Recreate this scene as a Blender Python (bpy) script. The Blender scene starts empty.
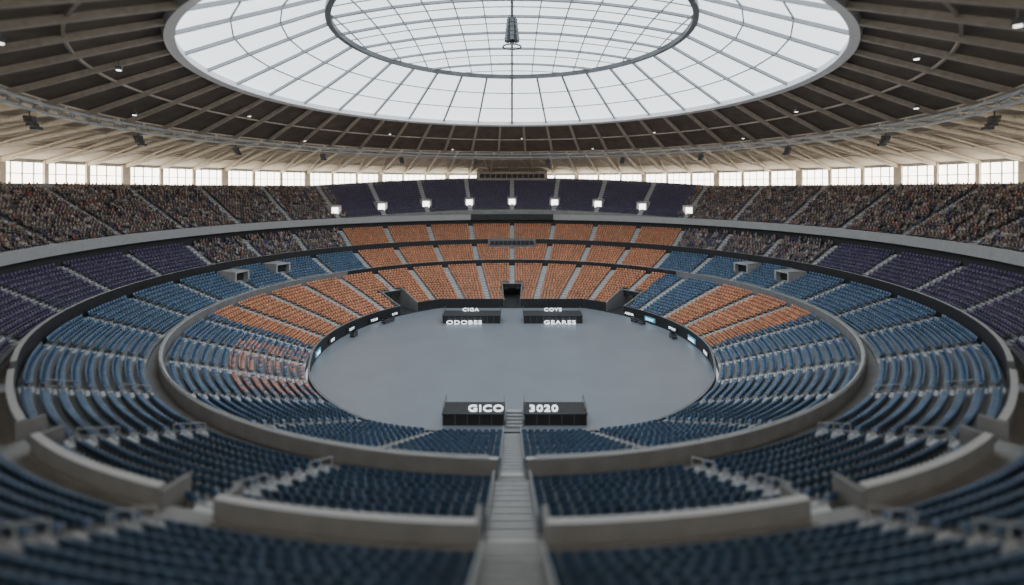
import bpy, math, numpy as np, random
from mathutils import Vector
random.seed(4); rng=np.random.default_rng(7)
scene=bpy.context.scene
D=76.7
def P(r,phi,z):
    a=math.radians(phi); return (r*math.sin(a), r*math.cos(a), z)
# ---------------------------------------------------------------- materials
def new_mat(name):
    m=bpy.data.materials.new(name); m.use_nodes=True
    nt=m.node_tree; b=nt.nodes['Principled BSDF']; return m,nt,b
def mat_plain(name,col,rough=.6,metal=0,var=.15,scale=1.5,bump=0,emis=None,es=0):
    m,nt,b=new_mat(name)
    b.inputs['Roughness'].default_value=rough; b.inputs['Metallic'].default_value=metal
    tc=nt.nodes.new('ShaderNodeTexCoord'); n=nt.nodes.new('ShaderNodeTexNoise')
    n.inputs['Scale'].default_value=scale; n.inputs['Detail'].default_value=5
    nt.links.new(tc.outputs['Object'],n.inputs['Vector'])
    r=nt.nodes.new('ShaderNodeValToRGB')
    r.color_ramp.elements[0].position=.3; r.color_ramp.elements[1].position=.7
    r.color_ramp.elements[0].color=tuple(c*(1-var) for c in col)+(1,)
    r.color_ramp.elements[1].color=tuple(min(1,c*(1+var)) for c in col)+(1,)
    nt.links.new(n.outputs['Fac'],r.inputs['Fac']); nt.links.new(r.outputs['Color'],b.inputs['Base Color'])
    if bump:
        bp=nt.nodes.new('ShaderNodeBump'); bp.inputs['Strength'].default_value=bump; bp.inputs['Distance'].default_value=.05
        nt.links.new(n.outputs['Fac'],bp.inputs['Height']); nt.links.new(bp.outputs['Normal'],b.inputs['Normal'])
    if emis:
        b.inputs['Emission Color'].default_value=tuple(emis)+(1,); b.inputs['Emission Strength'].default_value=es
    return m
def mat_attr(name,rough=.5):
    m,nt,b=new_mat(name); b.inputs['Roughness'].default_value=rough
    a=nt.nodes.new('ShaderNodeAttribute'); a.attribute_name='tint'
    nt.links.new(a.outputs['Color'],b.inputs['Base Color']); return m
M_conc=mat_plain('concrete',(.245,.25,.255),.8,var=.12,scale=.6,bump=.1)
M_stair=mat_plain('stair_concrete',(.46,.47,.48),.8,var=.1,scale=2)
M_wall=mat_plain('parapet_concrete',(.175,.18,.19),.75,var=.12,scale=.8)
M_fascia=mat_plain('fascia_grey',(.38,.39,.40),.6,var=.06)
M_black=mat_plain('black_board',(.02,.022,.026),.5,var=.2)
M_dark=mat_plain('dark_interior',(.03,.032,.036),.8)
M_floor=mat_plain('polished_floor',(.20,.225,.262),.38,var=.06,scale=.15)
M_tan=mat_plain('roof_panel_tan',(.60,.52,.42),.8,var=.12,scale=.3)
M_tanb=mat_plain('roof_beam_tan',(.62,.55,.45),.7,var=.1)
M_brown=mat_plain('roof_panel_brown',(.15,.128,.105),.8,var=.2,scale=.5)
M_brownb=mat_plain('roof_beam_brown',(.42,.37,.31),.7,var=.15)
M_steel=mat_plain('painted_steel',(.34,.36,.38),.5,.2,var=.05)
M_bar=mat_plain('glazing_bar_paint',(.34,.35,.37),.5,0,var=.05)
M_steeld=mat_plain('dark_steel',(.13,.14,.15),.5,.2,var=.1)
M_rim=mat_plain('skylight_rim_paint',(.82,.83,.85),.5,var=.04)
M_sky=mat_plain('skylight_glass',(.8,.85,.9),.4,var=.03,scale=.1,emis=(.87,.95,1.0),es=1.35)
M_win=mat_plain('window_glass',(.8,.85,.9),.4,var=.03,emis=(1.0,.93,.80),es=5.2)
M_lamp=mat_plain('lamp_lens',(1,1,1),.4,emis=(1,.95,.85),es=2.5)
M_door=mat_plain('lit_doorway',(.9,.9,.9),.5,emis=(1,.94,.84),es=3.2)
M_white=mat_plain('white_letter',(.8,.82,.84),.4,var=.02,emis=(.9,.95,1),es=1.1)
M_led=mat_plain('led_letter',(.6,.7,.8),.4,emis=(.75,.9,1),es=1.0)
M_teal=mat_plain('led_panel_teal',(.05,.2,.3),.4,emis=(.1,.42,.6),es=.35)
M_seat=mat_attr('seat_plastic',.5); M_crowd=mat_attr('clothing_and_skin',.85)
# ---------------------------------------------------------------- mesh helpers
def link(name,me,mat=None,smooth=False,parent=None):
    o=bpy.data.objects.new(name,me); scene.collection.objects.link(o)
    if mat: 
        for m in (mat if isinstance(mat,(list,tuple)) else [mat]): me.materials.append(m)
    if smooth: me.polygons.foreach_set('use_smooth',[True]*len(me.polygons))
    if parent: o.parent=parent
    return o
def empty(name):
    o=bpy.data.objects.new(name,None); scene.collection.objects.link(o); o.empty_display_size=.5; return o
class MB:
    def __init__(s): s.v=[]; s.f=[]; s.m=[]
    def hexa(s,pts,mi=0):
        b=len(s.v); s.v+= [tuple(p) for p in pts]
        for q in ((0,3,2,1),(4,5,6,7),(0,1,5,4),(1,2,6,5),(2,3,7,6),(3,0,4,7)):
            s.f.append(tuple(b+i for i in q)); s.m.append(mi)
    def pbox(s,phi,r,z,wr,wt,h,mi=0):
        a=math.radians(phi); er=Vector((math.sin(a),math.cos(a),0)); et=Vector((math.cos(a),-math.sin(a),0))
        pts=[]
        for zz in (z,z+h):
            for (i,j) in ((0,-.5),(1,-.5),(1,.5),(0,.5)):
                p=er*(r+i*wr)+et*(j*wt); pts.append((p.x,p.y,zz))
        s.hexa(pts,mi)
    def box(s,x0,x1,y0,y1,z0,z1,mi=0):
        s.hexa([(x0,y0,z0),(x1,y0,z0),(x1,y1,z0),(x0,y1,z0),(x0,y0,z1),(x1,y0,z1),(x1,y1,z1),(x0,y1,z1)],mi)
    def path(s,pts,w,h,mi=0,closed=False):
        pts=[Vector(p) for p in pts]; n=len(pts); b=len(s.v)
        for i,p in enumerate(pts):
            if closed: t=pts[(i+1)%n]-pts[i-1]
            else: t=pts[min(i+1,n-1)]-pts[max(i-1,0)]
            t.normalize(); up=Vector((0,0,1))
            if abs(t.z)>.95: up=Vector((0,1,0))
            sd=t.cross(up).normalized(); u=sd.cross(t).normalized()
            for (i2,j2) in ((-1,-1),(1,-1),(1,1),(-1,1)):
                s.v.append(tuple(p+sd*(i2*w/2)+u*(j2*h/2)))
        for i in range(n if closed else n-1):
            a=b+4*i; c=b+4*((i+1)%n)
            for k in range(4):
                s.f.append((a+k,a+(k+1)%4,c+(k+1)%4,c+k)); s.m.append(mi)
        if not closed:
            s.f.append((b,b+1,b+2,b+3)); s.m.append(mi); e=b+4*(n-1); s.f.append((e+3,e+2,e+1,e)); s.m.append(mi)
    def sweep(s,fn,phis,closedprof=True,caps=True,mi=0,mis=None):
        rows=[fn(p) for p in phis]; k=len(rows[0]); b=len(s.v)
        for p,row in zip(phis,rows):
            for (r,z) in row: s.v.append(P(r,p,z))
        full=abs((phis[-1]-phis[0])-360)<1e-6
        for i in range(len(phis)-1):
            for j in range(k if closedprof else k-1):
                j2=(j+1)%k
                s.f.append((b+i*k+j,b+(i+1)*k+j,b+(i+1)*k+j2,b+i*k+j2)); s.m.append(mis[j] if mis else mi)
        if closedprof and caps and not full:
            s.f.append(tuple(b+j for j in range(k))); s.m.append(mi)
            e=b+(len(phis)-1)*k; s.f.append(tuple(e+k-1-j for j in range(k))); s.m.append(mi)
    def make(s,name,mat,parent=None,smooth=False):
        me=bpy.data.meshes.new(name); me.from_pydata(s.v,[],s.f); 
        o=link(name,me,mat,smooth,parent)
        me.polygons.foreach_set('material_index',s.m); me.update(); return o
def arc(a,b,st=1.5):
    n=max(1,int(round((b-a)/st))); return [a+(b-a)*i/n for i in range(n+1)]
def near(phi):
    p=phi%360; return abs(p-180)
def far(phi):
    return 180-near(phi)
def sst(x): x=max(0,min(1,x)); return x*x*(3-2*x)
def R0(phi):
    f=far(phi); n=near(phi)
    if f<90: return min(30.3,26/max(.01,math.cos(math.radians(f))))
    return 28.5+1.8*sst(n/32)
# ---- bowl definition
N1,N2,N3,N4=15,9,9,15
def S(phi): return sst((48-near(phi))/26)      # near-end deepening of the middle tier
def R1(i,phi): a=R0(phi)+.6; return a+(44.4-a)*i/N1
def Z1(i,phi): return 1.2+.35*i
def R2(i,phi): return 46.1+(.99+.16*S(phi))*i
def Z2(i,phi): return 6.9+(.37+.07*S(phi))*i
def RP(phi): return 55.2+1.5*S(phi)            # tier parapet radius
def ZW(phi): return 10.3+.75*S(phi)            # walkway behind it
def R3(i,phi): return 56.6+1.6*S(phi)+.95*i
def Z3(i,phi): return 10.7+.75*S(phi)+.5*i
def bump(phi): return math.cos(math.pi/2*min(1,far(phi)/46))
def R4(i,phi): return 65.5+.95*i
def Z4(i,phi): b=bump(phi); return 18+1.8*b+i*(.56+.07*b)
UPEND=148
# ---------------------------------------------------------------- arena floor
mb=MB(); ph=arc(0,360,2)
pts=[P(R0(p)+.2,p,0) for p in ph[:-1]]; mb.v+=pts; mb.v+=[(x,y,-.3) for x,y,z in pts]; n=len(pts)
mb.f.append(tuple(range(n-1,-1,-1))); mb.m.append(0)
for i in range(n): mb.f.append((i,(i+1)%n,n+(i+1)%n,n+i)); mb.m.append(0)
mb.make('floor',M_floor)
stand=empty('stadium_stand')
# ---------------------------------------------------------------- terraces
def terr(R,Z,i0,i1,zb,rend):
    def fn(p):
        out=[(R(i0,p),zb if zb is not None else Z(i0,p)-.4)]
        for i in range(i0,i1):
            re=rend(p) if callable(rend) else rend
            out.append((R(i,p),Z(i,p))); out.append((R(i+1,p) if i<i1-1 or re is None else re,Z(i,p)))
        return out
    return fn
GAPS=[(-4,4),(41,49),(311,319)]
mb=MB()
segs=[(4,41,0),(49,311,0),(319,356,0),(356,364,7),(41,49,7),(311,319,7)]
for a,b,i0 in segs:
    mb.sweep(terr(R1,Z1,i0,N1,0 if i0==0 else Z1(6,0)-.1,44.7),arc(a,b,1),False)
full=arc(0,360,1.5)
mb.sweep(lambda p:[(44.7,Z1(N1-1,p)),(44.95,Z1(N1-1,p)),(44.95,6.5),(46.2,6.5)],full,False)
mb.sweep(terr(R2,Z2,0,N2,6.5,lambda p:RP(p)+.1),full,False)
mb.sweep(lambda p:[(RP(p)+.1,Z2(N2-1,p)),(RP(p)+.1,ZW(p)),(R3(0,p),ZW(p))],full,False)
mb.sweep(terr(R3,Z3,0,N3,10.3,None),arc(-UPEND,UPEND,1.5),False)
mb.sweep(terr(R3,Z3,0,16,10.3,84),arc(UPEND,360-UPEND,1.5),False)
mb.sweep(terr(R4,Z4,0,N4,17.6,None),arc(-UPEND,UPEND,1.5),False)
for s in (1,-1): mb.pbox(s*UPEND,65.5,10,18.5,.4,16.0)
mb.make('seating_terrace',M_conc,stand)
# tunnels
for k,(a,b) in enumerate(GAPS):
    mb=MB()
    zt=Z1(6,0)-.1
    for e in (a,b):
        mb.sweep(lambda p:[(R0(p)+.1,0),(R1(7,p)+4,0),(R1(7,p)+4,zt+.1),(R1(7,p),zt+1.0),(R0(p)+.1,1.9)],[e-.25,e+.25])
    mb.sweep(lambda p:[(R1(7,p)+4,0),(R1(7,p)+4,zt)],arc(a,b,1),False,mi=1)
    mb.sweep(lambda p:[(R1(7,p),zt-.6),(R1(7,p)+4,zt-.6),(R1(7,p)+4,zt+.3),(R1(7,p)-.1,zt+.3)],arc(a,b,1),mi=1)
    mb.sweep(lambda p:[(R0(p)-.2,.0),(R1(7,p)+4,.0),(R1(7,p)+4,.03),(R0(p)-.2,.03)],arc(a,b,1),mi=1)
    c=(a+b)/2; 
    for t in (-1.1,1.1): mb.pbox(c+t*2,R1(7,c)+3.7,1.9,.2,.7,.5,mi=2)
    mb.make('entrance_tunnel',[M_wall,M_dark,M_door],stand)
# ---------------------------------------------------------------- parapets / fascias
mb=MB()
def board_h(p): return 1.25+.75*sst((110-far(p))/10)
for a,b in ((4,41),(49,173),(187,311),(319,356),(173,187)):
    mb.sweep(lambda p:[(R0(p),0),(R0(p)+.3,0),(R0(p)+.3,board_h(p)),(R0(p),board_h(p))],arc(a,b,1),mis=[0,0,1,0])
mb.make('perimeter_barrier',[M_black,M_wall],stand)
mb=MB()
for a,b,c in ((-52,52,1),(52,178.8,0),(181.2,308,0)):
    mb.sweep(lambda p:[(44.75,5.8),(45.1,5.8),(45.1,7.8),(44.75,7.8)],arc(a,b,1),mis=[0,0,2,c])
mb.make('walkway_parapet',[M_wall,M_black,M_fascia],stand)
mb=MB()
def z3t(p): return 12.0
for a,b,c in ((0,134,1),(136.3,148.6,1),(151.4,163.2,0),(166.4,178.5,0),(181.5,193.6,0),(196.8,208.6,0),(211.4,223.7,1),(226,360,1)):
    mb.sweep(lambda p:[(RP(p),9.3),(RP(p)+.4,9.3),(RP(p)+.4,z3t(p)),(RP(p),z3t(p))],arc(a,b,1),mis=[0,0,2,c])
for g,w in ((180,1.5),(165,1.6),(195,1.6),(150,1.4),(210,1.4)):
    for s in (-1,1):
        mb.pbox(g+s*w,RP(g)-1.0,9.4,1.4,.3,z3t(g)-9.5,mi=0)
mb.make('tier_parapet',[M_wall,M_black,M_fascia],stand)
mb=MB(); ua=arc(-UPEND,UPEND,1.5)
mb.sweep(lambda p:[(64.2,16.8),(67.5,16.8),(67.5,17.5),(64.6,17.5),(64.6,18.4),(64.2,18.4)],ua)
mb.sweep(lambda p:[(64.6,17.5),(65.7,17.5),(65.7,17.7),(64.6,17.7)],ua)
mb.make('upper_tier_fascia',M_fascia,stand)
mb=MB()
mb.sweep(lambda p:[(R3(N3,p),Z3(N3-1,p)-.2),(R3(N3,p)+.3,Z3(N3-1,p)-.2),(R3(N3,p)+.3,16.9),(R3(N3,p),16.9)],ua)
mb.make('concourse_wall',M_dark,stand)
mb=MB()
mb.sweep(lambda p:[(79.75,20),(80.1,20),(80.1,Z4(N4,p)+.55),(79.75,Z4(N4,p)+.55)],ua)
mb.sweep(lambda p:[(80.1,25.6),(84.2,25.6),(84.2,26.1),(80.1,26.1)],ua)
mb.make('rear_walkway',M_fascia,stand)
mb=MB()
mb.sweep(lambda p:[(83.9,15),(84.3,15),(84.3,26.3),(83.9,26.3)],full)
mb.sweep(lambda p:[(83.9,30.6),(84.3,30.6),(84.3,31.3),(83.9,31.3)],full)
mb.make('wall_outer',M_fascia)
# ---------------------------------------------------------------- clerestory windows
mb=MB()
mb.sweep(lambda p:[(84.0,26.3),(84.0,30.6)],full,False,mi=0)
for k in range(72):
    p=k*5
    mb.pbox(p,83.4,26.1,.5,.7 if k%3 else 1.6,4.9,mi=1)
    for q in (1.25,2.5,3.75): mb.pbox(p+q,83.75,26.2,.2,.16,4.5,mi=1)
mb.sweep(lambda p:[(83.75,28.6),(83.95,28.6),(83.95,28.76),(83.75,28.76)],full,mi=1)
mb.make('window_1',[M_win,M_tanb])
# ---------------------------------------------------------------- roof
RS=45.4
def Zroof(r):
    if r>60: return 31.1+(84.3-r)/24.3*5.6
    return 36.7+(60-r)/(60-RS)*6.4
roof=empty('ceiling')
mb=MB(); mb.sweep(lambda p:[(84.3,31.1),(60,36.7),(60,37.3),(84.3,31.7)],full); mb.make('outer_panels',M_tan,roof)
mb=MB(); mb.sweep(lambda p:[(60,36.9),(RS,43.2),(RS,43.8),(60,37.4)],full); mb.make('inner_panels',M_brown,roof)
mb=MB()
for k in range(72):
    p=k*5; mb.path([P(84,p,30.7),P(60,p,36.3)],.45,.8)
    mb.path([P(83.5,p,30.85),P(66,p+2.5,34.9)],.22,.3); mb.path([P(83.5,p+5,30.85),P(66,p+2.5,34.9)],.22,.3)
for r in (66,75): mb.path([P(r,p,Zroof(r)-.25) for p in full[:-1]],.25,.3,closed=True)
mb.make('outer_beams',M_tanb,roof)
mb=MB()
for k in range(48):
    p=k*7.5+3.75; mb.path([P(60,p,36.3),P(RS,p,42.7)],.55,.6)
for r in (53,): mb.path([P(r,p,Zroof(r)-.2) for p in full[:-1]],.25,.3,closed=True)
mb.make('inner_beams',M_brownb,roof)
mb=MB()
for dr,dz in ((0,0),(.9,0),(.45,-.9)): mb.path([P(59.6+dr,p,36.1+dz) for p in full[:-1]],.3,.3,closed=True)
for k in range(144):
    p=k*2.5; mb.path([P(59.6,p,36.1),P(60.05,p+1.25,35.2),P(60.5,p+2.5,36.1)],.12,.12)
mb.make('ring_truss',M_steel,roof)
# ---------------------------------------------------------------- skylight
def Zs(r):
    if r>=28: return 43.3+(45.2-r)/17.2*8.2
    return 51.5+3*(1-(r/28)**2)
mb=MB()
mb.sweep(lambda p:[(r,Zs(r)) for r in (45.2,28,21,14,7,.01)],arc(0,360,3.75),False)
mb.make('skylight_glazing',M_sky,roof)
mb=MB()
mb.sweep(lambda p:[(44.7,42.5),(45.7,42.2),(46.0,43.3),(44.9,43.5)],full)
mb.make('skylight_outer_rim',M_rim,roof)
mb=MB()
mb.path([P(28,p,Zs(28)-.5) for p in full[:-1]],.8,.8,closed=True)
mb.make('skylight_inner_ring',M_steeld,roof)
mb=MB()
for k in range(32):
    p=k*11.25; mb.path([P(45,p,Zs(45)-.3),P(28,p,Zs(28)-.3)],.36,.45)
for r in (34,39.5): mb.path([P(r,p,Zs(r)-.15) for p in arc(0,360,11.25)[:-1]],.16,.2,closed=True)
for j in range(-3,4):
    y=j*7.4; L=math.sqrt(28**2-y*y)
    mb.path([(x,y,Zs(min(27.9,math.hypot(x,y)))-.3) for x in np.linspace(-L,L,13)],.36,.4)
for j in range(-7,8):
    y=j*3.7; L=math.sqrt(max(1,28**2-y*y))
    if j%2: mb.path([(x,y,Zs(min(27.9,math.hypot(x,y)))-.12) for x in np.linspace(-L,L,13)],.14,.15)
for j in range(-6,7):
    x=j*4.4; L=math.sqrt(28**2-x*x)
    mb.path([(x,y,Zs(min(27.9,math.hypot(x,y)))-.2) for y in np.linspace(-L,L,13)],.4 if j==0 else .16,.5 if j==0 else .2)
mb.path([P(45,0,Zs(45)-.4),P(28,0,Zs(28)-.4)],.5,.6)
mb.make('skylight_glazing_bars',M_bar,roof)
# central loudspeaker cluster
mb=MB()
mb.path([(0,0,54.3),(0,0,47.0)],.25,.25)
for k in range(6):
    a=math.radians(60*k)
    for i in range(5):
        r=.5+.1*i; z=53.4-i*.75
        c=Vector((r*math.sin(a),r*math.cos(a),z)); er=Vector((math.sin(a),math.cos(a),0)); et=Vector((math.cos(a),-math.sin(a),0))
        mb.hexa([c+er*u*.3+et*v*.35+Vector((0,0,w)) for w in (-.32,.32) for (u,v) in ((-1,-1),(1,-1),(1,1),(-1,1))])
mb.path([P(1.5,p,49.2) for p in range(0,360,30)],.2,.2,closed=True)
for k in range(4): mb.path([(0,0,50.2),P(1.5,k*90,49.2)],.08,.08)
mb.make('loudspeaker_cluster',M_steeld,roof)
mb=MB()
for k in range(18):
    p=k*20+10
    if near(p)<45: continue
    mb.path([P(61,p,36.2),P(61,p,34.6)],.1,.1)
    for i in range(4): mb.pbox(p,60.6-.07*i*i,34.3-i*.42,.8,1.0,.38)
mb.make('hanging_line_array_speakers',M_black,roof)
mb=MB()
for k in range(18):
    p=k*20+3; r=[50.5,56.5][k%2]; z=Zroof(r)-.9
    mb.pbox(p,r-.3,z-.35,.6,.5,.4,mi=0); mb.pbox(p,r-.2,z-.43,.4,.36,.1,mi=1); mb.path([P(r,p,z),P(r,p,z+.7)],.08,.08)
mb.make('roof_floodlights',[M_steeld,M_lamp],roof)
# ---------------------------------------------------------------- seat templates
def tmpl_lo():
    m=MB()
    m.hexa([(-.26,-.20,.40),(.26,-.20,.40),(.26,-.14,.40),(-.26,-.14,.40),(-.23,-.32,.90),(.23,-.32,.90),(.23,-.27,.90),(-.23,-.27,.90)])
    m.box(-.25,.25,-.17,.26,.38,.44)
    c=[1]*16
    m.box(-.04,.04,-.14,.02,0,.38); c+=[0]*8
    return m,c
def tmpl_hi():
    m=MB(); c=[]
    nx,nz=6,5
    for side in (0,1):
        for j in range(nz):
            t=j/(nz-1); z=.38+.52*t
            w=.27*(1-.22*max(0,t-.7)/.3)
            for i in range(nx):
                u=-1+2*i/(nx-1); zz=z-(.05*abs(u)**3 if j==nz-1 else 0)
                y=-.17-.14*t+.06*u*u-(.045 if side else 0)
                m.v.append((u*w,y,zz))
    Q=nx*nz
    for j in range(nz-1):
        for i in range(nx-1):
            a=j*nx+i; m.f.append((a+1,a,a+nx,a+nx+1)); m.f.append((Q+a,Q+a+1,Q+a+nx+1,Q+a+nx)); m.m+=[0,0]
    for i in range(nx-1):
        for a in (i,(nz-1)*nx+i): m.f.append((a,a+1,Q+a+1,Q+a)); m.m.append(0)
    for j in range(nz-1):
        for a in (j*nx,j*nx+nx-1): m.f.append((a,a+nx,Q+a+nx,Q+a)); m.m.append(0)
    c=[1]*len(m.v)
    b=len(m.v); pr=[(-.17,.40),(.0,.385),(.18,.40),(.26,.37)]
    for (y,z) in pr:
        w=.25 if y<.2 else .21
        for (x,dz) in ((-w,.03),(-w*.5,0),(w*.5,0),(w,.03)): m.v.append((x,y,z+dz+.03))
        for (x,dz) in ((w,-.02),(-w,-.02)): m.v.append((x,y,z+dz))
    for i in range(3):
        for k in range(6):
            k2=(k+1)%6; m.f.append((b+i*6+k,b+i*6+k2,b+(i+1)*6+k2,b+(i+1)*6+k)); m.m.append(0)
    m.f.append(tuple(b+18+k for k in range(6))); m.m.append(0)
    c+=[1]*(len(m.v)-len(c))
    m.box(-.2,.2,-.22,-.18,.28,.34); m.box(-.03,.03,-.2,0,0,.38); c+=[0]*16
    return m,c
def pack(m,c):
    return (np.array(m.v,dtype=np.float64), [tuple(f) for f in m.f], np.array(c,dtype=float))
LO=pack(*tmpl_lo()); HI=pack(*tmpl_hi())
def build_mass(name,mat,groups,smooth=False,parent=None):
    allv=[];allc=[];lv=[];lt=[];off=0
    for (V,F,pos,phi,sc,cols) in groups:
        N=len(phi)
        if N==0: continue
        a=np.radians(phi); s=np.sin(a)[:,None]; c=np.cos(a)[:,None]
        X=V[None,:,0]*sc[:,None]; Y=V[None,:,1]*sc[:,None]; Z=V[None,:,2]*sc[:,None]
        wx=pos[:,0:1]-c*X-s*Y; wy=pos[:,1:2]+s*X-c*Y; wz=pos[:,2:3]+Z
        allv.append(np.stack([wx,wy,wz],-1).reshape(-1,3)); allc.append(cols.reshape(-1,3))
        fl=np.array([i for f in F for i in f]); ft=np.array([len(f) for f in F])
        nv=len(V)
        lv.append((fl[None,:]+np.arange(N)[:,None]*nv+off).ravel()); lt.append(np.tile(ft,N)); off+=N*nv
    v=np.concatenate(allv); c=np.concatenate(allc); lv=np.concatenate(lv); lt=np.concatenate(lt)
    me=bpy.data.meshes.new(name); me.vertices.add(len(v)); me.vertices.foreach_set('co',v.ravel().astype(np.float32))
    me.loops.add(len(lv)); me.loops.foreach_set('vertex_index',lv.astype(np.int32))
    me.polygons.add(len(lt)); st=np.concatenate([[0],np.cumsum(lt)[:-1]])
    me.polygons.foreach_set('loop_start',st.astype(np.int32))
    try: me.polygons.foreach_set('loop_total',lt.astype(np.int32))
    except Exception: pass
    me.update(calc_edges=True)
    at=me.color_attributes.new('tint','FLOAT_COLOR','POINT')
    cc=np.ones((len(v),4),dtype=np.float32); cc[:,:3]=c; at.data.foreach_set('color',cc.ravel())
    me.validate()
    return link(name,me,mat,smooth,parent)
# ---------------------------------------------------------------- seat layout
AIS=[0,11,22,33,44,55,66,77,88,99,110,122,136,150,165,180]
AISF=sorted(set(AIS+[360-a for a in AIS[1:-1]]))
def aw(phi,blk):
    if near(phi)<1: return 2.3 if blk>1 else 1.7
    return 1.35 if near(phi)>60 else 1.6
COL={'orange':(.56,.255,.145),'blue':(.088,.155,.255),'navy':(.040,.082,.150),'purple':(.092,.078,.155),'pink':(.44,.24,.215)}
seats={k:[] for k in COL}; people=[]
def color_for(blk,i,phi,r):
    f=far(phi); left=(phi%360)>180
    if blk==1:
        if f<96:
            if (not left) and 49<f<66: return 'blue'
            return 'orange'
        if left and 103<f<134 and i<9: return 'pink'
        return 'blue'
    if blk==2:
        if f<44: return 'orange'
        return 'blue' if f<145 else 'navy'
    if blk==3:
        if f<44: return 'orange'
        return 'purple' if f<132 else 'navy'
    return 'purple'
PITCH=.62
VOM4=[a for a in AISF if far(a)<=46]
for blk,R,Z,N in ((1,R1,Z1,N1),(2,R2,Z2,N2),(3,R3,Z3,N3),(4,R4,Z4,N4)):
    for ai in range(len(AISF)):
        a=AISF[ai]; b=AISF[(ai+1)%len(AISF)]; b=b if b>a else b+360
        mid=(a+b)/2
        NN=N
        if blk==4 and near(mid)<32: continue
        if blk==3 and near(mid)<32: NN=16
        for i in range(NN):
            rm=R(i,mid)+.5
            wa,wb=aw(a,blk),aw(b,blk)
            if blk==4 and 2<=i<=5 and far(a)<=46: wa=3.2
            if blk==4 and 2<=i<=5 and far(b%360)<=46: wb=3.2
            if blk==2 and i>=4:
                if far(a) in (66,77): wa=3.6
                if far(b%360) in (66,77): wb=3.6
            pa=a+math.degrees(wa/2/rm); pb=b-math.degrees(wb/2/rm)
            L=math.radians(pb-pa)*rm; n=int(L/PITCH)
            if n<1: continue
            for k in range(n):
                p=(pa+(pb-pa)*(k+.5)/n)%360
                if blk==1 and i<7 and (p<4.6 or p>355.4 or abs(p-45)<4.8 or abs(p-315)<4.8): continue
                if blk==4 and near(p)<33: continue
                r=R(i,p)+.5; z=Z(i,p)
                c=color_for(blk,i,p,r)
                f=far(p)
                occ=0
                if blk==4 and f>42: occ=.8
                elif blk==3 and 44<f<77: occ=.7
                if c=='pink' and random.random()<.25: c='blue'
                if occ and random.random()<occ: people.append((r-.05,p,z)); 
                if occ and random.random()<.5: continue
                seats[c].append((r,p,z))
names={'orange':'orange_stadium_seats','blue':'blue_stadium_seats','navy':'navy_stadium_seats','purple':'purple_stadium_seats','pink':'pink_stadium_seats'}
for c,lst in seats.items():
    arr=np.array(lst); 
    if len(arr)==0: continue
    r,p,z=arr.T
    dist=np.hypot(r*np.sin(np.radians(p)),r*np.cos(np.radians(p))+D)
    groups=[]
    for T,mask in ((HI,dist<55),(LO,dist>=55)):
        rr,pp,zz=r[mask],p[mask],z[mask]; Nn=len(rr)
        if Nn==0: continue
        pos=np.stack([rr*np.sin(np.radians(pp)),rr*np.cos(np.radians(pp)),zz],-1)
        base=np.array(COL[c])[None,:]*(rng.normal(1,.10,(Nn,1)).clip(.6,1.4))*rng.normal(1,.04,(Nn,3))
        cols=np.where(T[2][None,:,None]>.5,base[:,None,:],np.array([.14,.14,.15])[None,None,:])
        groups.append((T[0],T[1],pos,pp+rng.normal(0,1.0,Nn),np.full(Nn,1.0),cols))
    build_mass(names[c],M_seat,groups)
print('seats',{k:len(v) for k,v in seats.items()},'people',len(people))
# ---------------------------------------------------------------- spectators
sv=[(0,-.08,.50),(0,-.10,.72),(0,-.10,.95),(0,-.08,1.05),(0,-.06,1.16),(0,-.07,1.29),
    (-.19,-.10,.94),(-.25,-.02,.70),(-.14,.20,.62),(.19,-.10,.94),(.25,-.02,.70),(.14,.20,.62),
    (-.10,.0,.50),(-.13,.36,.52),(-.13,.34,.08),(-.13,.48,.05),(.10,.0,.50),(.13,.36,.52),(.13,.34,.08),(.13,.48,.05)]
se=[(0,1),(1,2),(2,3),(3,4),(4,5),(2,6),(6,7),(7,8),(2,9),(9,10),(10,11),(0,12),(12,13),(13,14),(14,15),(0,16),(16,17),(17,18),(18,19)]
sr=[.16,.15,.16,.06,.10,.085,.07,.055,.04,.07,.055,.04,.10,.075,.05,.04,.10,.075,.05,.04]
me=bpy.data.meshes.new('t'); me.from_pydata(sv,se,[]); to=bpy.data.objects.new('t',me); scene.collection.objects.link(to)
md=to.modifiers.new('s','SKIN')
for i,rv in enumerate(sr):
    me.skin_vertices[0].data[i].radius=(rv,rv*.8); me.skin_vertices[0].data[i].use_root=(i==0)
dg=bpy.context.evaluated_depsgraph_get(); em=to.evaluated_get(dg).to_mesh()
PV=np.array([v.co[:] for v in em.vertices]); PF=[tuple(p.vertices) for p in em.polygons]
bpy.data.objects.remove(to)
cls=np.zeros(len(PV),int)
for i,(x,y,z) in enumerate(PV):
    if z>1.04: cls[i]=3 if (z>1.26 or y<-.13) else 2
    elif y>.12 and z>.57: cls[i]=2
    elif z<.55: cls[i]=1
arr=np.array(people); r,p,z=arr.T; Nn=len(r)
pos=np.stack([r*np.sin(np.radians(p)),r*np.cos(np.radians(p)),z],-1)
shirt=np.array([(.05,.055,.06),(.12,.12,.13),(.05,.065,.12),(.24,.07,.07),(.42,.41,.40),(.15,.14,.13),(.26,.25,.235),(.08,.12,.10),(.19,.15,.12),(.20,.21,.235)])
pants=np.array([(.04,.045,.06),(.06,.08,.12),(.11,.10,.09)]); skin=np.array([(.40,.30,.25),(.29,.20,.16),(.14,.09,.07)]); hair=np.array([(.02,.016,.012),(.06,.045,.03),(.18,.15,.10),(.12,.11,.10)])
pal=[shirt[rng.choice(10,Nn,p=[.19,.15,.12,.08,.09,.10,.09,.05,.04,.09])],pants[rng.integers(0,3,Nn)],skin[rng.choice(3,Nn,p=[.6,.28,.12])],hair[rng.integers(0,4,Nn)]]
cols=np.stack([pal[k] for k in cls],1)
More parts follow.
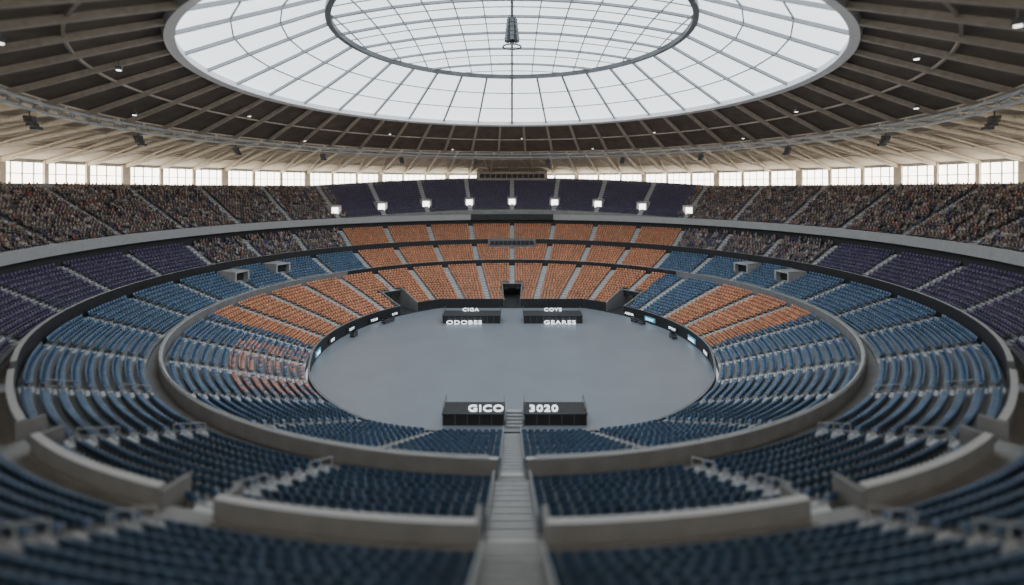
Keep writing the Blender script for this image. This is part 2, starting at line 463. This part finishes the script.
build_mass('spectator_crowd',M_crowd,[(PV,PF,pos,p+rng.normal(0,9,Nn),rng.normal(1.0,.05,Nn),cols)],True)
# ---------------------------------------------------------------- aisle stairs
mb=MB()
for blk,R,Z,N in ((1,R1,Z1,N1),(2,R2,Z2,N2),(3,R3,Z3,N3),(4,R4,Z4,N4)):
    for a in AISF:
        if blk==4 and near(a)<31: continue
        NN=16 if (blk==3 and near(a)<31) else N
        for i in range(NN):
            if blk==1 and i<7 and (far(a)<5 or abs(far(a)-45)<5): continue
            r0=R(i,a); r1=R(i+1,a); dr=r1-r0; dz=Z(i+1,a)-Z(i,a); w=aw(a,blk)-.15
            mb.pbox(a,r0-.02,Z(i,a)-.05,dr+.02,w,.07)
            mb.pbox(a,r0+dr*.5,Z(i,a),dr*.5,w,dz*.5)
            if near(a)<60:
                mb.pbox(a,r0-.03,Z(i,a)+.02,.08,w,.02,mi=1); mb.pbox(a,r0+dr*.5-.01,Z(i,a)+dz*.5,.08,w,.02,mi=1)
mb.make('aisle_stairs',[M_stair,M_wall],stand)
# handrails
mb=MB()
def rail(pts,h=1.0,step=1):
    top=[(x,y,z+h) for x,y,z in pts]; mb.path(top,.07,.07); mb.path([(x,y,z+h*.5) for x,y,z in pts],.04,.04)
    for q in pts[::step]: mb.path([q,(q[0],q[1],q[2]+h)],.05,.05)
def offs(a,r,t,z):
    an=math.radians(a); return (r*math.sin(an)+t*math.cos(an), r*math.cos(an)-t*math.sin(an), z)
for t in (-1.15,1.15):
    rail([offs(180,R2(i,180)+.4,t,Z2(i,180)) for i in range(0,9)],1.0)
    rail([offs(180,R3(i,180)+.4,t,Z3(i,180)) for i in range(0,16)],1.0)
for a in (136,150,165,195,210,224):
    rail([offs(a,R3(i,a)+.4,0,Z3(i,a)) for i in (0,1,2)],1.0)
    rail([offs(a,R3(i,a)+.4,0,Z3(i,a)) for i in (4,5,6)],1.0)
    rail([offs(a,R2(i,a)+.4,0,Z2(i,a)) for i in (0,1,2)],1.0)
    rail([offs(a,R2(i,a)+.4,0,Z2(i,a)) for i in (5,6,7)],1.0)
rail([P(45.0,p,7.7) for p in arc(60,178,3)],.3); rail([P(45.0,p,7.7) for p in arc(182,300,3)],.3)
for t in (-.85,.85):
    rail([offs(180,R1(i,180)+.4,t,Z1(i,180)) for i in range(0,15)],1.0)
mb.make('handrails',M_steel,stand)
# ---------------------------------------------------------------- vomitories
mb=MB()
for a in VOM4:
    z=Z4(2,a); r=R4(2,a)
    for s in (-1,1):
        an=s*math.degrees(1.35/r); mb.pbox(a+an,r,z-.5,3.2,.3,2.9,mi=0)
    mb.pbox(a,r,z+2.1,3.6,3.0,.3,mi=0)
    mb.pbox(a,r+1.0,z-.3,.2,2.4,2.4,mi=0); mb.pbox(a,r+.9,z-.1,.12,1.9,1.9,mi=1)
for a in (66,77,294,283):
    z=Z2(4,a); r=R2(4,a)
    for s in (-1,1):
        an=s*math.degrees(1.5/r); mb.pbox(a+an,r,z-.3,4.4,.3,2.6,mi=0)
    mb.pbox(a,r,z+2.0,4.4,3.3,.3,mi=0); mb.pbox(a,r+1.2,z-.2,.2,2.7,2.3,mi=2)
mb.make('vomitory_entrances',[M_fascia,M_door,M_dark],stand)
# ---------------------------------------------------------------- commentary cabins
mb=MB()
mb.sweep(lambda p:[(79.2,28.0),(82.8,28.0),(82.8,31.0),(79.2,31.9)],arc(-8.4,8.4,1.4),mi=0)
mb.sweep(lambda p:[(79.05,29.6),(79.2,29.6),(79.2,31.0),(79.05,31.0)],arc(-7.8,7.8,1.3),mi=1)
for k in range(-6,7): mb.pbox(k*1.3,78.95,29.5,.2,.15,1.6,mi=0)
mb.make('commentary_cabin',[M_brownb,M_black],stand)
mb=MB()
mb.sweep(lambda p:[(63.7,16.9),(64.2,16.9),(64.2,18.5),(63.7,18.5)],arc(-11,11,1),mi=0)
mb.make('led_ribbon_display',[M_black],stand)
mb=MB()
mb.sweep(lambda p:[(53.4,9.2),(55.2,9.2),(55.2,12.2),(53.4,12.2)],arc(-7,7,1),mi=0)
mb.sweep(lambda p:[(53.25,10.6),(53.4,10.6),(53.4,11.7),(53.25,11.7)],arc(-6.5,6.5,1),mi=1)
for k in range(-5,6): mb.pbox(k*1.3,53.15,10.5,.2,.12,1.3,mi=0)
mb.make('press_box',[M_wall,M_black],stand)
# ---------------------------------------------------------------- text helper
def text_obj(name,body,size,loc,rotz,mat,ext=.12,parent=None,tilt=90,bold=.03,sx=1.0):
    cu=bpy.data.curves.new(name,'FONT'); cu.body=body; cu.size=size; cu.extrude=ext; cu.align_x='CENTER'; cu.offset=bold*size
    cu.space_character=1.15
    o=bpy.data.objects.new(name+'_tmp',cu); scene.collection.objects.link(o)
    dg=bpy.context.evaluated_depsgraph_get(); m=bpy.data.meshes.new_from_object(o.evaluated_get(dg)); bpy.data.objects.remove(o)
    m.name=name; ob=link(name,m,None,False,parent); ob.data.materials.clear(); ob.data.materials.append(mat)
    ob.location=loc; ob.rotation_euler=(math.radians(tilt),0,rotz); ob.scale=(sx,1,1); return ob
# ---------------------------------------------------------------- stages
def stage(x0,x1,y0,y1,h,word,xc,two=None):
    e=empty('stage_platform'); m=MB()
    m.box(x0,x1,y0,y1,0,h-.12); m.box(x0-.12,x1+.12,y0-.12,y1+.12,h-.12,h,mi=1)
    nb=int((x1-x0)/1.2)
    for k in range(nb+1):
        x=x0+(x1-x0)*k/nb; m.box(x-.04,x+.04,y0-.06,y0,0,h-.12,mi=2)
    for xx in (x0,x1):
        m.path([(xx,y0,h+.9),(xx,y1,h+.9)],.06,.06,mi=2)
        for yy in np.linspace(y0,y1,3): m.path([(xx,yy,h),(xx,yy,h+.9)],.05,.05,mi=2)
    m.make('deck',[M_black,M_dark,M_steeld],e)
    if not two: text_obj('letters',word,1.0,(xc,y0+.5,h),0,M_white,.08,e,sx=1.45,bold=.015)
    else:
        text_obj('letters',word,.9,(xc,y1-.4,h),0,M_white,.08,e,sx=1.4,bold=.015)
        text_obj('front_letters',two[0],1.0,(two[1],y0-.5,0.02),0,M_white,.08,e,sx=1.6,bold=.015)
    return e
stage(-7.6,-.9,-25.0,-22.3,1.3,'GICO',-2.9); stage(1.4,8.2,-25.0,-22.3,1.3,'3020',3.5)
stage(-13.4,-2.3,14.2,18.0,1.5,'CIGA',-8.3,('ODOBES',-9.2)); stage(2.3,13.6,14.2,18.0,1.5,'COYS',8.2,('GEARES',9.2))
mb=MB()
for i in range(5): mb.box(-.62,1.12,-25.6+i*.35,-23.6,i*.22,(i+1)*.22)
for x in (-.65,1.15): 
    for y in (-25.5,-24.6,-23.7): mb.path([(x,y,0),(x,y,1.9)],.06,.06)
    mb.path([(x,-25.5,1.9),(x,-23.7,1.9)],.06,.06)
mb.make('stage_steps',M_steel)
# flight cases parked along the floor edge
for (p,dr) in ((58,1.6),(-57,1.5),(61.5,1.5),(-60,1.6),(-78,1.4),(80,1.4)):
    m=MB(); rr=R0(p)-dr-.9; e=empty('equipment_case')
    m.pbox(p,rr,.12,.8,1.3,.8,mi=0)
    for dz in (.12,.5,.86): m.pbox(p,rr-.02,dz,.84,1.34,.06,mi=1)
    an=math.degrees(.5/rr)
    for s in (-1,1):
        m.pbox(p+s*an,rr+.05,0,.12,.12,.12,mi=0); m.pbox(p+s*an,rr+.63,0,.12,.12,.12,mi=0)
    m.make('body',[M_black,M_steel],e)
# ---------------------------------------------------------------- led perimeter boards
words=['ARENA','LIVE','EVENT','TOUR','SPORT','CITY']
j=0
for f in (52,62,74,86,98):
    for s in (1,-1):
        p=s*f; a=math.radians(p); e=empty('led_advert_board'); m=MB()
        m.sweep(lambda q:[(R0(q)-.14,.35),(R0(q)-.02,.35),(R0(q)-.02,1.2),(R0(q)-.14,1.2)],arc(p-2.6,p+2.6,1.3)); m.make('panel',M_teal if (s>0 and f in (62,86)) or (s<0 and f==98) else M_black,e)
        rr=R0(p)-.2
        text_obj('text',words[j%6],.6,(rr*math.sin(a),rr*math.cos(a),.52),-a,M_led if j%3 else M_white,.02,e); j+=1
# slight lateral widening of the middle rings of the bowl (the plan is a soft oval)
for o in list(scene.objects):
    if o.type!='MESH' or any(abs(c)>1e-6 for c in o.location): continue
    me=o.data; n=len(me.vertices); v=np.empty(n*3,dtype=np.float32); me.vertices.foreach_get('co',v); v=v.reshape(-1,3)
    if v[:,2].max()>35: continue
    r=np.hypot(v[:,0],v[:,1]); k=np.interp(r,[31,45.5,56,64],[0,.045,.022,0])
    v[:,0]*=1+k*np.abs(v[:,0])/np.maximum(r,1); me.vertices.foreach_set('co',v.ravel()); me.update()
# ---------------------------------------------------------------- world, camera
w=bpy.data.worlds.new('world'); scene.world=w; w.use_nodes=True
bg=w.node_tree.nodes['Background']; bg.inputs[0].default_value=(.8,.88,1,1); bg.inputs[1].default_value=.6
cam=bpy.data.cameras.new('camera'); co=bpy.data.objects.new('camera',cam); scene.collection.objects.link(co)
co.location=(0,-D,26); co.rotation_euler=(math.pi/2,0,0)
cam.sensor_width=36; cam.lens=470/1024*36; cam.shift_y=-103.5/1024; cam.clip_end=1000
cam.dof.use_dof=True; cam.dof.focus_distance=84; cam.dof.aperture_fstop=.042
scene.camera=co
scene.view_settings.view_transform='AgX'; scene.view_settings.exposure=.6
